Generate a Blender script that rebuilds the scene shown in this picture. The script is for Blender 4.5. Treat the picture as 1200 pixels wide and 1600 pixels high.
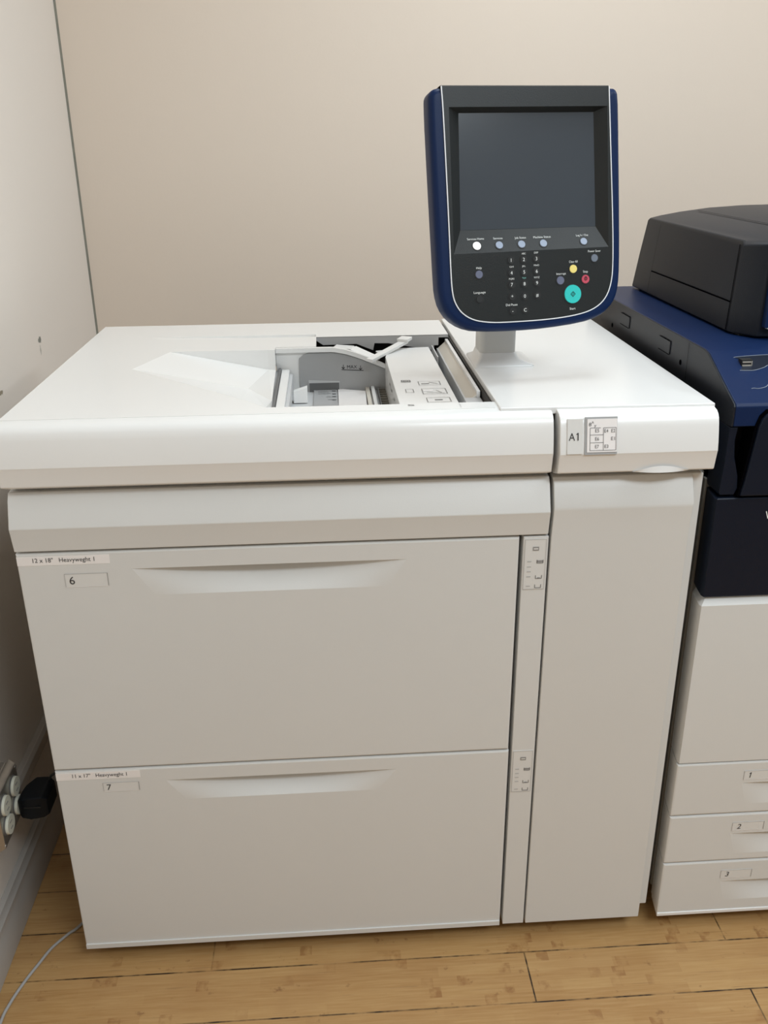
import bpy, bmesh, math
from mathutils import Vector, Matrix, geometry
for o in list(bpy.data.objects): bpy.data.objects.remove(o)
scn = bpy.context.scene
C = scn.collection
PI = math.pi

# ---------------------------------------------------------------- camera
cd = bpy.data.cameras.new('camera'); cam = bpy.data.objects.new('camera', cd); C.objects.link(cam)
cd.sensor_width = 36; cd.lens = 1412.7/1600*36; cd.clip_start = 0.02
rt = Vector((0.99793169, -0.06369835, -0.00865237)); dn = Vector((-0.03235324, -0.38137226, -0.92385522)); fw = Vector((0.05554827, 0.92222433, -0.38264431))
M = Matrix((( rt.x, -dn.x, -fw.x, 0.458742), (rt.y, -dn.y, -fw.y, -1.207241), (rt.z, -dn.z, -fw.z, 1.348684), (0, 0, 0, 1)))
cam.matrix_world = M
scn.camera = cam
# ---------------------------------------------------------------- light
w = bpy.data.worlds.new('world'); scn.world = w; w.use_nodes = True
w.node_tree.nodes['Background'].inputs[0].default_value = (0.93, 0.99, 1.0, 1)
w.node_tree.nodes['Background'].inputs[1].default_value = 0.24  # ambient from the rest of the room
def area(name, loc, sx, sy, power, col=(0.885, 0.99, 1.06)):
    l = bpy.data.lights.new(name, 'AREA'); l.shape = 'RECTANGLE'; l.size = sx; l.size_y = sy; l.energy = power; l.color = col
    o = bpy.data.objects.new(name, l); C.objects.link(o); o.location = loc
    return o

area('ceiling_panel_light', (1.0, 0.42, 2.58), 0.6, 1.0, 14)
area('ceiling_panel_light', (1.9, -0.8, 2.58), 0.6, 1.2, 16)
area('ceiling_panel_light', (3.0, 0.35, 2.58), 0.6, 1.2, 22)
area('ceiling_panel_light', (1.45, -1.75, 2.58), 1.2, 0.6, 34)
vs = scn.view_settings
vs.view_transform = 'Standard'; vs.look = 'None'; vs.gamma = 1; vs.use_curve_mapping = False
vs.exposure = 0.055

# ---------------------------------------------------------------- materials
def mat(name, col, rough=0.5, metal=0.0, noise=0.0, nscale=8, bump=0.0, bscale=600, coat=0.0, emit=None, spec=0.5):
    m = bpy.data.materials.new(name); m.use_nodes = True
    nt = m.node_tree; b = nt.nodes['Principled BSDF']
    b.inputs['Base Color'].default_value = (*col, 1); b.inputs['Roughness'].default_value = rough; b.inputs['Metallic'].default_value = metal
    b.inputs['Coat Weight'].default_value = coat; b.inputs['Specular IOR Level'].default_value = spec
    tc = nt.nodes.new('ShaderNodeTexCoord')
    if noise:
        n = nt.nodes.new('ShaderNodeTexNoise'); n.inputs['Scale'].default_value = nscale; n.inputs['Detail'].default_value = 3
        nt.links.new(tc.outputs['Object'], n.inputs['Vector'])
        mx = nt.nodes.new('ShaderNodeMix'); mx.data_type = 'RGBA'
        mx.inputs[6].default_value = (*[c*(1-noise) for c in col], 1); mx.inputs[7].default_value = (*[min(1, c*(1+noise)) for c in col], 1)
        nt.links.new(n.outputs['Fac'], mx.inputs[0]); nt.links.new(mx.outputs[2], b.inputs['Base Color'])
    if bump:
        n2 = nt.nodes.new('ShaderNodeTexNoise'); n2.inputs['Scale'].default_value = bscale; n2.inputs['Detail'].default_value = 2
        nt.links.new(tc.outputs['Object'], n2.inputs['Vector'])
        bp = nt.nodes.new('ShaderNodeBump'); bp.inputs['Strength'].default_value = bump; bp.inputs['Distance'].default_value = 0.001
        nt.links.new(n2.outputs['Fac'], bp.inputs['Height']); nt.links.new(bp.outputs[0], b.inputs['Normal'])
    if emit:
        b.inputs['Emission Color'].default_value = (*col, 1); b.inputs['Emission Strength'].default_value = emit
    return m
WHITE = mat('white_plastic', (0.73, 0.725, 0.705), 0.38, noise=0.012, bump=0.08)
WHITE2 = mat('smooth_white_plastic', (0.86, 0.85, 0.83), 0.22, noise=0.01)
LABEL = mat('pale_label', (0.76, 0.75, 0.725), 0.45, noise=0.01)
TAPE = mat('white_tape', (0.92, 0.88, 0.86), 0.5, noise=0.01)
INK = mat('dark_ink', (0.035, 0.033, 0.033), 0.6, noise=0.02)
GREYINK = mat('grey_ink', (0.30, 0.29, 0.28), 0.6, noise=0.02)
FAINT = mat('faint_ink', (0.52, 0.51, 0.50), 0.6, noise=0.02)
GAP = mat('dark_gap_lining', (0.035, 0.032, 0.028), 0.8, noise=0.05)
GREYP = mat('grey_plastic', (0.40, 0.40, 0.40), 0.45, noise=0.02)
LGREY = mat('light_grey_plastic', (0.58, 0.58, 0.58), 0.4, noise=0.02)
SEAM = mat('seam_shadow_gap', (0.002, 0.002, 0.003), 0.9, noise=0.02, spec=0.0)
GREYS = mat('bounce_cutting_side_grey', (0.30, 0.28, 0.25), 0.5, noise=0.02)  # unseen cabinet sides greyed to cut light bouncing onto the left wall
DGREY = mat('dark_grey_plastic', (0.14, 0.14, 0.14), 0.5, noise=0.03)
PAPER = mat('paper', (0.80, 0.77, 0.75), 0.7, noise=0.01)
BEIGE = mat('beige_plastic', (0.70, 0.65, 0.57), 0.4, noise=0.02)
POST = mat('warm_grey_plastic', (0.60, 0.585, 0.55), 0.45, noise=0.01, bump=0.1)
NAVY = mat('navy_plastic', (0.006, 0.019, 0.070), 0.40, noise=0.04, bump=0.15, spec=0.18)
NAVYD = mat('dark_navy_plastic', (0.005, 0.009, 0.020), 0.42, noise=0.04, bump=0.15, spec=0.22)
SLATE = mat('slate_plastic', (0.010, 0.0125, 0.019), 0.42, noise=0.05, bump=0.2, spec=0.3)
CHAR = mat('charcoal_plastic', (0.016, 0.018, 0.018), 0.40, noise=0.03, bump=0.15, spec=0.32)
SCREEN = mat('screen_glass', (0.058, 0.069, 0.083), 0.16, noise=0.02)
STRIPE = mat('silver_trim', (0.85, 0.86, 0.88), 0.3, noise=0.01)
BTN = mat('blue_grey_button', (0.30, 0.36, 0.47), 0.4, noise=0.02)
BTND = mat('dim_blue_button', (0.14, 0.155, 0.23), 0.4, noise=0.02)
BTNM = mat('dull_grey_button', (0.17, 0.20, 0.25), 0.4, noise=0.02)
BLACK = mat('black_rubber', (0.010, 0.010, 0.010), 0.6, noise=0.03)
KEY = mat('black_key', (0.022, 0.023, 0.023), 0.35, noise=0.03)
LIT = mat('lit_white_button', (1, 1, 1), 0.4, emit=0.9)
TEAL = mat('teal_button', (0.035, 0.60, 0.56), 0.35, noise=0.02)
YEL = mat('yellow_button', (0.95, 0.78, 0.24), 0.35, noise=0.02)
RED = mat('red_button', (0.60, 0.085, 0.13), 0.35, noise=0.02)
PRINT = mat('white_print', (0.85, 0.87, 0.85), 0.5, noise=0.02)
TEALINK = mat('teal_print', (0.25, 0.62, 0.55), 0.5, noise=0.02)
METAL = mat('galvanised_steel', (0.42, 0.40, 0.37), 0.35, metal=0.85, noise=0.12, nscale=40)
IVORY = mat('ivory_receptacle', (0.72, 0.72, 0.62), 0.4, noise=0.02)
ADAPT = mat('black_adapter_plastic', (0.003, 0.005, 0.008), 0.5, noise=0.05, spec=0.2)
CABLE = mat('grey_cable_jacket', (0.42, 0.41, 0.40), 0.5, noise=0.04, nscale=60)
FRAME = mat('brown_grey_steel', (0.22, 0.205, 0.175), 0.45, noise=0.05)
USBM = mat('usb_steel', (0.75, 0.74, 0.70), 0.3, metal=0.7, noise=0.03)
SKIRT = mat('painted_skirting', (0.44, 0.41, 0.38), 0.32, noise=0.06, nscale=14, bump=0.1, bscale=60)
CEIL = mat('ceiling_paint', (0.82, 0.81, 0.78), 0.9, noise=0.01)

def wall_mat(name, col, marks=()):
    m = mat(name, col, 0.62, noise=0.012, nscale=3, bump=0.12, bscale=160)
    nt = m.node_tree; b = nt.nodes['Principled BSDF']
    tc = nt.nodes.new('ShaderNodeTexCoord')
    src = b.inputs['Base Color'].links[0].from_socket
    for (p, r, c) in marks:
        mp = nt.nodes.new('ShaderNodeMapping'); mp.vector_type = 'POINT'
        mp.inputs['Location'].default_value = tuple(-p[i]/r[i] for i in range(3)); mp.inputs['Scale'].default_value = tuple(1/x for x in r)
        nt.links.new(tc.outputs['Object'], mp.inputs['Vector'])
        g = nt.nodes.new('ShaderNodeVectorMath'); g.operation = 'LENGTH'; nt.links.new(mp.outputs[0], g.inputs[0])
        n = nt.nodes.new('ShaderNodeTexNoise'); n.inputs['Scale'].default_value = 140; nt.links.new(tc.outputs['Object'], n.inputs['Vector'])
        a = nt.nodes.new('ShaderNodeMath'); a.operation = 'MULTIPLY_ADD'; nt.links.new(n.outputs['Fac'], a.inputs[0]); a.inputs[1].default_value = 1.3; nt.links.new(g.outputs['Value'], a.inputs[2])
        cr = nt.nodes.new('ShaderNodeMapRange'); cr.inputs['From Min'].default_value = 1.25; cr.inputs['From Max'].default_value = 1.5; cr.inputs['To Min'].default_value = 0.85; cr.inputs['To Max'].default_value = 0
        nt.links.new(a.outputs[0], cr.inputs['Value'])
        mx = nt.nodes.new('ShaderNodeMix'); mx.data_type = 'RGBA'; nt.links.new(cr.outputs[0], mx.inputs[0]); nt.links.new(src, mx.inputs[6]); mx.inputs[7].default_value = (*c, 1)
        src = mx.outputs[2]
    nt.links.new(src, b.inputs['Base Color'])
    return m
WALLB = wall_mat('beige_wall_paint', (0.80, 0.685, 0.575))
WALLL = wall_mat('grey_white_wall_paint', (0.80, 0.73, 0.66), marks=[((-0.157, 0.764, 0.955), (0.03, 0.016, 0.008), (0.10, 0.11, 0.09)), ((-0.157, 0.49, 0.912), (0.03, 0.012, 0.006), (0.22, 0.17, 0.10)), ((-0.157, 0.76, 0.935), (0.03, 0.005, 0.012), (0.40, 0.38, 0.33))])

def floor_mat():
    m = bpy.data.materials.new('bamboo_plank_floor'); m.use_nodes = True; nt = m.node_tree; N = nt.nodes; L = nt.links
    b = N['Principled BSDF']; tc = N.new('ShaderNodeTexCoord')
    def mapping(loc=(0, 0, 0), sc=(1, 1, 1), rot=0):
        p = N.new('ShaderNodeMapping'); p.inputs['Location'].default_value = loc; p.inputs['Scale'].default_value = sc; p.inputs['Rotation'].default_value = (0, 0, rot)
        L.new(tc.outputs['Object'], p.inputs['Vector']); return p.outputs[0]
    def noise(vec, scale, detail=3, rough=0.5):
        n = N.new('ShaderNodeTexNoise'); n.inputs['Scale'].default_value = scale; n.inputs['Detail'].default_value = detail; n.inputs['Roughness'].default_value = rough; L.new(vec, n.inputs['Vector']); return n.outputs['Fac']
    def rng(v, a, c, d=0.0, e=1.0):
        r = N.new('ShaderNodeMapRange'); r.inputs['From Min'].default_value = a; r.inputs['From Max'].default_value = c; r.inputs['To Min'].default_value = d; r.inputs['To Max'].default_value = e; L.new(v, r.inputs['Value']); return r.outputs[0]
    def mix(f, a, c, mode='MIX'):
        x = N.new('ShaderNodeMix'); x.data_type = 'RGBA'; x.blend_type = mode
        if isinstance(f, float): x.inputs[0].default_value = f
        else: L.new(f, x.inputs[0])
        for i, s in ((6, a), (7, c)):
            if isinstance(s, tuple): x.inputs[i].default_value = (*s, 1)
            else: L.new(s, x.inputs[i])
        return x.outputs[2]
    def mul(a, c):
        x = N.new('ShaderNodeMath'); x.operation = 'MULTIPLY'; L.new(a, x.inputs[0])
        if isinstance(c, float): x.inputs[1].default_value = c
        else: L.new(c, x.inputs[1])
        return x.outputs[0]
    def brick(vec, wd, h, mortar, off, c1=(0, 0, 0), c2=(1, 1, 1), bias=0.0, smooth=0.1):
        k = N.new('ShaderNodeTexBrick'); k.inputs['Scale'].default_value = 1; k.inputs['Brick Width'].default_value = wd; k.inputs['Row Height'].default_value = h
        k.inputs['Mortar Size'].default_value = mortar; k.inputs['Mortar Smooth'].default_value = smooth; k.inputs['Bias'].default_value = bias; k.offset = off; k.offset_frequency = 2
        k.inputs['Color1'].default_value = (*c1, 1); k.inputs['Color2'].default_value = (*c2, 1); k.inputs['Mortar'].default_value = (0.5, 0.5, 0.5, 1); L.new(vec, k.inputs['Vector']); return k
    pl = brick(mapping((-0.773, 0.0315, 0)), 0.924, 0.1015, 0.0015, 0.6)
    strips = brick(mapping((0.2, 0.0315, 0)), 0.31, 0.1015/5, 0.0, 0.37)
    knots = brick(mapping((0.11, 0.0315, 0)), 0.021, 0.1015/5, 0.0, 0.43)
    base = mix(rng(strips.outputs['Color'], 0, 1), (0.50, 0.295, 0.115), (0.42, 0.228, 0.080))
    base = mix(mul(rng(pl.outputs['Color'], 0, 1), 0.35), base, (0.36, 0.185, 0.06))
    streak = noise(mapping(sc=(3, 60, 1)), 4, 5, 0.6)
    base = mix(mul(rng(streak, 0.35, 0.70), 0.5), base, (0.60, 0.39, 0.18))
    base = mix(mul(rng(noise(mapping(sc=(1, 1.6, 1)), 7, 3), 0.45, 0.75), 0.4), base, (0.37, 0.19, 0.07))
    kn = mul(rng(knots.outputs['Color'], 0.90, 0.97), rng(noise(mapping(sc=(1, 1, 1)), 60, 3), 0.40, 0.62))
    base = mix(mul(kn, 0.6), base, (0.26, 0.105, 0.03))
    st = mul(rng(noise(mapping((3, 1, 0), (1, 1.3, 1)), 26, 4, 0.65), 0.63, 0.72), 0.7)
    base = mix(st, base, (0.20, 0.085, 0.03))
    scr = mul(rng(noise(mapping((0, 0, 0), (2.5, 90, 1), 0.75), 3, 2, 0.5), 0.67, 0.71), 0.45)
    base = mix(scr, base, (0.26, 0.14, 0.06))
    brk = rng(noise(mapping((0, 0, 0), (1, 1, 1)), 11, 4, 0.7), 0.40, 0.60, 0.12, 1.0)
    base = mix(mul(pl.outputs['Fac'], brk), base, (0.035, 0.018, 0.008))
    L.new(base, b.inputs['Base Color'])
    r = rng(streak, 0.2, 0.8, 0.36, 0.5); L.new(r, b.inputs['Roughness'])
    bp = N.new('ShaderNodeBump'); bp.inputs['Strength'].default_value = 0.25; bp.inputs['Distance'].default_value = 0.001; bp.invert = True
    L.new(pl.outputs['Fac'], bp.inputs['Height']); L.new(bp.outputs[0], b.inputs['Normal'])
    return m
FLOOR = floor_mat()

# ---------------------------------------------------------------- mesh helpers
class MB:
    def __init__(s): s.v = []; s.f = []; s.m = []; s.mats = []; s.flat = []
    def mi(s, m):
        if m not in s.mats: s.mats.append(m)
        return s.mats.index(m)
    def add(s, vs, fs, m, flat=False):
        k = len(s.v); s.v += [Vector(p) for p in vs]; i = s.mi(m)
        for f in fs: s.f.append([q+k for q in f]); s.m.append(i); s.flat.append(flat)
    def box(s, x0, x1, y0, y1, z0, z1, m):
        s.add([(x0, y0, z0), (x1, y0, z0), (x1, y1, z0), (x0, y1, z0), (x0, y0, z1), (x1, y0, z1), (x1, y1, z1), (x0, y1, z1)],
              [(0, 3, 2, 1), (4, 5, 6, 7), (0, 1, 5, 4), (1, 2, 6, 5), (2, 3, 7, 6), (3, 0, 4, 7)], m)
    def loft(s, loops, m, cap=True, closed=True):
        n = len(loops[0]); vs = [p for l in loops for p in l]; fs = []
        for i in range(len(loops)-1):
            for j in range(n if closed else n-1):
                a = i*n+j; b = i*n+(j+1) % n; fs.append((a, b, b+n, a+n))
        if cap: fs.append(tuple(range(n))[::-1]); fs.append(tuple(range((len(loops)-1)*n, len(loops)*n)))
        s.add(vs, fs, m)
    def xprism(s, prof, x0, x1, m):       # profile of (y, z)
        s.loft([[(x0, p[0], p[1]) for p in prof], [(x1, p[0], p[1]) for p in prof]], m)
    def zprism(s, prof, z0, z1, m):
        s.loft([[(p[0], p[1], z0) for p in prof], [(p[0], p[1], z1) for p in prof]], m)
    def yprism(s, prof, y0, y1, m):
        s.loft([[(p[0], y0, p[1]) for p in prof], [(p[0], y1, p[1]) for p in prof]], m)
    def poly(s, pts, m): s.add(pts, [tuple(range(len(pts)))], m)
    def cyl(s, c, ax, r, h, m, n=28, r2=None, rz=None):
        c = Vector(c); ax = Vector(ax).normalized(); u = ax.orthogonal().normalized(); v = ax.cross(u)
        r2 = r if r2 is None else r2
        l = [[c+(u*math.cos(2*PI*k/n)+v*math.sin(2*PI*k/n))*rr+ax*hh for k in range(n)] for rr, hh in ((r, 0), (r2, h))]
        s.loft(l, m)
    def ring(s, c, ax, r0, r1, h, m, n=32):
        c = Vector(c); ax = Vector(ax).normalized(); u = ax.orthogonal().normalized(); v = ax.cross(u)
        L = [[c+(u*math.cos(2*PI*k/n)+v*math.sin(2*PI*k/n))*rr+ax*hh for k in range(n)] for rr, hh in ((r0, 0), (r0, h), (r1, h), (r1, 0))]
        s.loft(L+[L[0]], m, cap=False)
    def tube(s, pts, r, m, n=10):
        pts = [Vector(p) for p in pts]; loops = []
        prev = None
        for i, p in enumerate(pts):
            t = (pts[min(i+1, len(pts)-1)]-pts[max(i-1, 0)]).normalized()
            if prev is None: u = t.orthogonal().normalized()
            else: u = (prev-t*prev.dot(t)).normalized()
            prev = u; v = t.cross(u)
            loops.append([p+(u*math.cos(2*PI*k/n)+v*math.sin(2*PI*k/n))*r for k in range(n)])
        s.loft(loops, m)
    def plate(s, outer, holes, fn, m):     # flat plate with holes; fn maps (a, b) -> 3D point
        pts = [Vector(p) for p in outer]; faces = [list(range(len(outer)))]
        edges = []
        def loop(ps):
            k = len(pts); pts.extend(Vector(p) for p in ps); n = len(ps)
            for j in range(n): edges.append((k+j, k+(j+1) % n))
        n = len(outer)
        for j in range(n): edges.append((j, (j+1) % n))
        for h in holes: loop(h)
        v, e, f, *_ = geometry.delaunay_2d_cdt(pts, edges, [], 0, 1e-7)
        def inside(p, poly):
            c = False; j = len(poly)-1
            for i in range(len(poly)):
                a, b = poly[i], poly[j]
                if (a[1] > p[1]) != (b[1] > p[1]) and p[0] < (b[0]-a[0])*(p[1]-a[1])/(b[1]-a[1])+a[0]: c = not c
                j = i
            return c
        keep = []
        for t in f:
            c = (sum(v[i][0] for i in t)/len(t), sum(v[i][1] for i in t)/len(t))
            if inside(c, outer) and not any(inside(c, h) for h in holes): keep.append(tuple(t))
        s.add([fn(p[0], p[1]) for p in v], keep, m, True)
    def text(s, body, o, ux, uz, h, m, width=None, align='L', off=0.0004):
        # h: cap height; o: baseline origin; ux, uz: unit vectors
        cu = bpy.data.curves.new('t', 'FONT'); cu.body = body; cu.size = 1; cu.resolution_u = 3
        ob = bpy.data.objects.new('t', cu); C.objects.link(ob)
        bpy.context.view_layer.update()
        me = ob.evaluated_get(bpy.context.evaluated_depsgraph_get()).to_mesh()
        vs = [v.co.copy() for v in me.vertices]; fs = [tuple(p.vertices) for p in me.polygons]
        if not vs: bpy.data.objects.remove(ob); return
        x0 = min(v.x for v in vs); x1 = max(v.x for v in vs)
        sc = h/0.70; sx = width/(x1-x0) if width else sc
        ux = Vector(ux).normalized(); uz = Vector(uz).normalized(); n = ux.cross(uz); o = Vector(o)
        sh = {'L': 0, 'C': -0.5*(x1-x0)*sx}[align]
        s.add([o+ux*((v.x-x0)*sx+sh)+uz*(v.y*sc)+n*off for v in vs], fs, m)
        ob.evaluated_get(bpy.context.evaluated_depsgraph_get()).to_mesh_clear()
        bpy.data.objects.remove(ob); bpy.data.curves.remove(cu)
    def line(s, a, b, n, wd, m, off=0.0004):   # thin printed line on a surface with normal n
        a = Vector(a); b = Vector(b); n = Vector(n).normalized(); t = (b-a).normalized(); q = t.cross(n)*wd/2; o = n*off
        s.add([a-q+o, b-q+o, b+q+o, a+q+o], [(0, 1, 2, 3)], m)
    def build(s, name, parent=None, bevel=0, smooth=True, angle=35, weld=True, seg=3, fix=True):
        me = bpy.data.meshes.new(name)
        off = parent['_root'] if parent is not None else (0, 0, 0)
        off = Vector(off)
        me.from_pydata([tuple(v-off) for v in s.v], [], s.f)
        for m in s.mats: me.materials.append(m)
        for p, i in zip(me.polygons, s.m): p.material_index = i
        fl = me.attributes.new('flat', 'INT', 'FACE')
        for i, q in enumerate(s.flat): fl.data[i].value = int(q)
        bm = bmesh.new(); bm.from_mesh(me)
        if weld: bmesh.ops.remove_doubles(bm, verts=bm.verts, dist=1e-6)
        if fix: bmesh.ops.recalc_face_normals(bm, faces=bm.faces)
        bm.to_mesh(me); bm.free()
        o = bpy.data.objects.new(name, me); C.objects.link(o)
        if smooth:
            for p in me.polygons: p.use_smooth = True
            me.set_sharp_from_angle(angle=math.radians(angle))
            if any(s.flat):
                fl = [d.value for d in me.attributes['flat'].data]; ef = {}
                for p in me.polygons:
                    for k in p.edge_keys: ef.setdefault(k, []).append(fl[p.index])
                sh = me.attributes.get('sharp_edge') or me.attributes.new('sharp_edge', 'BOOLEAN', 'EDGE')
                for e in me.edges:
                    q = ef.get(e.key, [])
                    if len(q) == 2 and q[0] != q[1]: sh.data[e.index].value = True
        me.attributes.remove(me.attributes['flat'])
        if bevel:
            b = o.modifiers.new('bevel', 'BEVEL'); b.width = bevel; b.segments = seg; b.limit_method = 'ANGLE'; b.angle_limit = math.radians(30); b.harden_normals = True
        if parent is not None: o.parent = parent; o['_root'] = tuple(off)
        return o
def thing(name, label, cat, loc, group=None):
    o = bpy.data.objects.new(name, None); C.objects.link(o); o.location = loc; o['label'] = label; o['category'] = cat; o['_root'] = tuple(loc); o.empty_display_size = 0.1
    if group: o['group'] = group
    return o
def tag(o, label, cat): o['label'] = label; o['category'] = cat; return o
def struct(o): o['kind'] = 'structure'; return o
X = Vector((1, 0, 0)); Y = Vector((0, 1, 0)); Z = Vector((0, 0, 1))

# ---------------------------------------------------------------- room
WX = -0.157; WY = 1.25; CZ = 2.6
b = MB(); b.box(WX-0.1, 4.6, -4.2, WY+0.1, -0.05, 0, FLOOR); struct(b.build('floor', smooth=False))
b = MB(); b.box(WX-0.1, WX, -4.2, WY+0.1, 0, CZ, WALLL); struct(b.build('wall_left', smooth=False))
b = MB(); b.box(WX, 4.6, WY, WY+0.1, 0, CZ, WALLB); struct(b.build('wall_back', smooth=False))
b = MB(); b.box(WX-0.1, 4.6, -4.2, WY+0.1, CZ, CZ+0.05, CEIL); struct(b.build('ceiling', smooth=False))
CAULK = mat('dark_caulk', (0.22, 0.21, 0.17), 0.8, noise=0.3, nscale=30)
b = MB(); b.zprism([(WX, WY), (WX+0.0045, WY), (WX, WY-0.0045)], 0.1, CZ, CAULK); struct(b.build('trim_1', smooth=False))
sk = [(WX, 0), (WX+0.019, 0), (WX+0.019, 0.058), (WX+0.016, 0.064), (WX+0.016, 0.082), (WX+0.012, 0.087), (WX+0.010, 0.096), (WX, 0.098)]
b = MB(); b.loft([[(p[0], y, p[1]) for p in sk] for y in (-4.2, WY)], SKIRT); struct(b.build('baseboard_left', bevel=0.001))
b = MB(); b.box(WX+0.02, 4.6, WY-0.016, WY, 0, 0.098, SKIRT); struct(b.build('baseboard_back', bevel=0.003))
# surface raceway along the left wall carrying the outlet box
b = MB(); b.loft([[(p[0], y, p[1]) for p in [(WX, 0.212), (WX+0.012, 0.212), (WX+0.018, 0.218), (WX+0.018, 0.240), (WX+0.012, 0.247), (WX, 0.247)]] for y in (0.10, WY-0.002)], SKIRT)
struct(b.build('trim_2', bevel=0.001))

# ---------------------------------------------------------------- paper feeder (the large white cabinet)
H = 0.992
F = thing('paper_feeder', 'large white paper feeder cabinet with two wide drawers numbered 6 and 7', 'paper feeder', (0.5, 0.35, 0))
b = MB()
b.box(0.012, 0.995, 0.045, 0.69, 0.055, 0.885, GREYS)
b.box(0.004, 0.030, 0.030, 0.695, 0.050, 0.90, GREYS)
b.box(0.985, 1.0045, 0.012, 0.69, 0.053, 0.889, WHITE)
b.build('cabinet_body', F, bevel=0.002)
b = MB(); b.box(0.03, 0.985, 0.030, 0.046, 0.06, 0.888, GAP); b.build('gap_lining', F, smooth=False)
b = MB(); b.box(0.04, 0.96, 0.09, 0.66, 0.030, 0.056, GAP); b.build('base_plate', F)
def caster(parent, x, y):
    b = MB(); b.cyl((x-0.014, y, 0.0225), X, 0.0225, 0.028, BLACK); b.box(x-0.02, x+0.02, y-0.015, y+0.015, 0.028, 0.034, DGREY); b.build('caster', parent, bevel=0.002)
for x, y in ((0.10, 0.13), (0.90, 0.13), (0.10, 0.62), (0.90, 0.62)): caster(F, x, y)
# upper fascia of the feeder below the apron
fas = [(0.045, 0.890), (0.014, 0.890), (0.006, 0.880), (-0.0085, 0.842), (-0.0075, 0.838), (-0.002, 0.8045), (0.004, 0.8035), (0.045, 0.8035)]
b = MB(); b.xprism(fas, 0.0005, 0.7745, WHITE); b.build('upper_fascia', F, bevel=0.0012)
# curved apron
def apron_prof(dy=0):
    return [(0.06, 0.9915), (0.020+dy, 0.9915), (0.010+dy, 0.9902), (0.001+dy, 0.9885), (-0.0050+dy, 0.9850), (-0.0095+dy, 0.9795), (-0.0127+dy, 0.970), (-0.0157+dy, 0.958), (-0.0184+dy, 0.946), (-0.0205+dy, 0.934), (-0.0195+dy, 0.931), (-0.0150+dy, 0.905), (-0.013+dy, 0.9035), (0.012, 0.8955), (0.06, 0.8955)]
b = MB(); b.xprism(apron_prof(0.007), -0.0005, 0.7715, WHITE2); b.build('feeder_apron', F, bevel=0.0012, angle=28)
b = MB(); b.xprism(apron_prof(0), 0.7785, 1.0065, WHITE2)
ap = b.build('transport_apron', F, bevel=0.0015, angle=28)
b = MB(); b.box(0.765, 0.785, 0.02, 0.06, 0.897, 0.986, GAP); b.build('apron_gap_lining', F, smooth=False)
# finger notch scooped into the lower edge of the right-hand apron
b = MB(); n = 20
top = [(0.888+0.080*k/n, -0.0172-0.0018*math.sin(PI*k/n), 0.9045+0.0085*math.sin(PI*k/n)) for k in range(n+1)]
bot = [(0.888+0.080*k/n, -0.0150-0.0065*math.sin(PI*k/n), 0.9035) for k in range(n+1)]
inn = [(0.888+0.080*k/n, -0.010, 0.9035) for k in range(n+1)]
b.loft([top, bot, inn], WHITE2, cap=False, closed=False); b.build('finger_scoop', F)
# inset label plates on the curved apron
def on_apron(x, t, off=0.0):    # t = 0 at z .9862, 1 at z .9335
    p0 = Vector((0, -0.0095, 0.9840)); p1 = Vector((0, -0.0212, 0.9335)); d = (p1-p0); nrm = Vector((0, -d.z, d.y)).normalized()
    if nrm.y > 0: nrm = -nrm
    q = p0+d*t+nrm*off; return Vector((x, q.y, q.z))
dn_ = (on_apron(0, 1)-on_apron(0, 0)).normalized(); nn_ = X.cross(-dn_)
def aplate(mb, x0, x1, t0, t1, o0, o1, m):
    L = []
    for o in (o0, o1): L.append([on_apron(x0, t0, o), on_apron(x1, t0, o), on_apron(x1, t1, o), on_apron(x0, t1, o)])
    mb.loft(L, m)
b = MB(); aplate(b, 0.7885, 0.8105, 0.02, 0.97, -0.001, 0.0016, LABEL)
b.text('A', on_apron(0.7905, 0.60, 0.0017), X, -dn_, 0.0108, INK, width=0.0088)
def on_lab(x, up): return on_apron(x, 0.60, 0.0021)-dn_*up
b.line(on_lab(0.8035, 0), on_lab(0.8035, 0.0108), nn_, 0.0014, INK); b.line(on_lab(0.8012, 0.0085), on_lab(0.8037, 0.0105), nn_, 0.0012, INK)
al = b.build('unit_label', ap, bevel=0, smooth=False); al['label'] = 'pale label reading A1'
b = MB(); aplate(b, 0.8135, 0.8595, -0.02, 1.0, -0.001, 0.0014, GREYP)  # grey backing stands in for shade along the recessed label's edges
aplate(b, 0.8165, 0.8590, 0.03, 0.93, 0.0010, 0.0022, TAPE)
def al_(x0, t0, x1, t1): b.line(on_apron(x0, t0, 0.0024), on_apron(x1, t1, 0.0024), nn_, 0.0006, DGREY)
xa, xm, xb = 0.8205, 0.8395, 0.8575; t0, t1, t2, t3 = 0.27, 0.46, 0.67, 0.88
for a in ((xa, t0, xm-0.004, t0), (xm, t0, xb, t0), (xa, t3, xb, t3), (xa, t0, xa, t3), (xm, t0, xm, t3), (xb, t0, xb, t3), (xa, t1, xm, t1), (xa, t2, xm, t2)): al_(*a)
for s, x, t in (('E5', 0.8305, 0.39), ('E6', 0.8305, 0.61), ('E7', 0.8305, 0.82), ('E4', 0.8435, 0.40), ('E2', 0.8533, 0.40), ('E1', 0.8533, 0.61), ('E3', 0.8440, 0.82)):
    b.text(s, on_apron(x, t, 0.0024), X, -dn_, 0.0048, DGREY, width=0.0054, align='C')
b.text('8', on_apron(0.8185, 0.22, 0.0024), X, -dn_, 0.0050, DGREY, width=0.0036)
b.text('A', on_apron(0.8225, 0.15, 0.0024), X, -dn_, 0.0034, DGREY, width=0.003)
b.text('y', on_apron(0.8262, 0.24, 0.0024), X, -dn_, 0.0040, DGREY, width=0.003)
ml = b.build('jam_map_label', ap, smooth=False); ml['label'] = 'square diagram label with boxes E1 to E7 with recess shade as a grey border'

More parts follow.
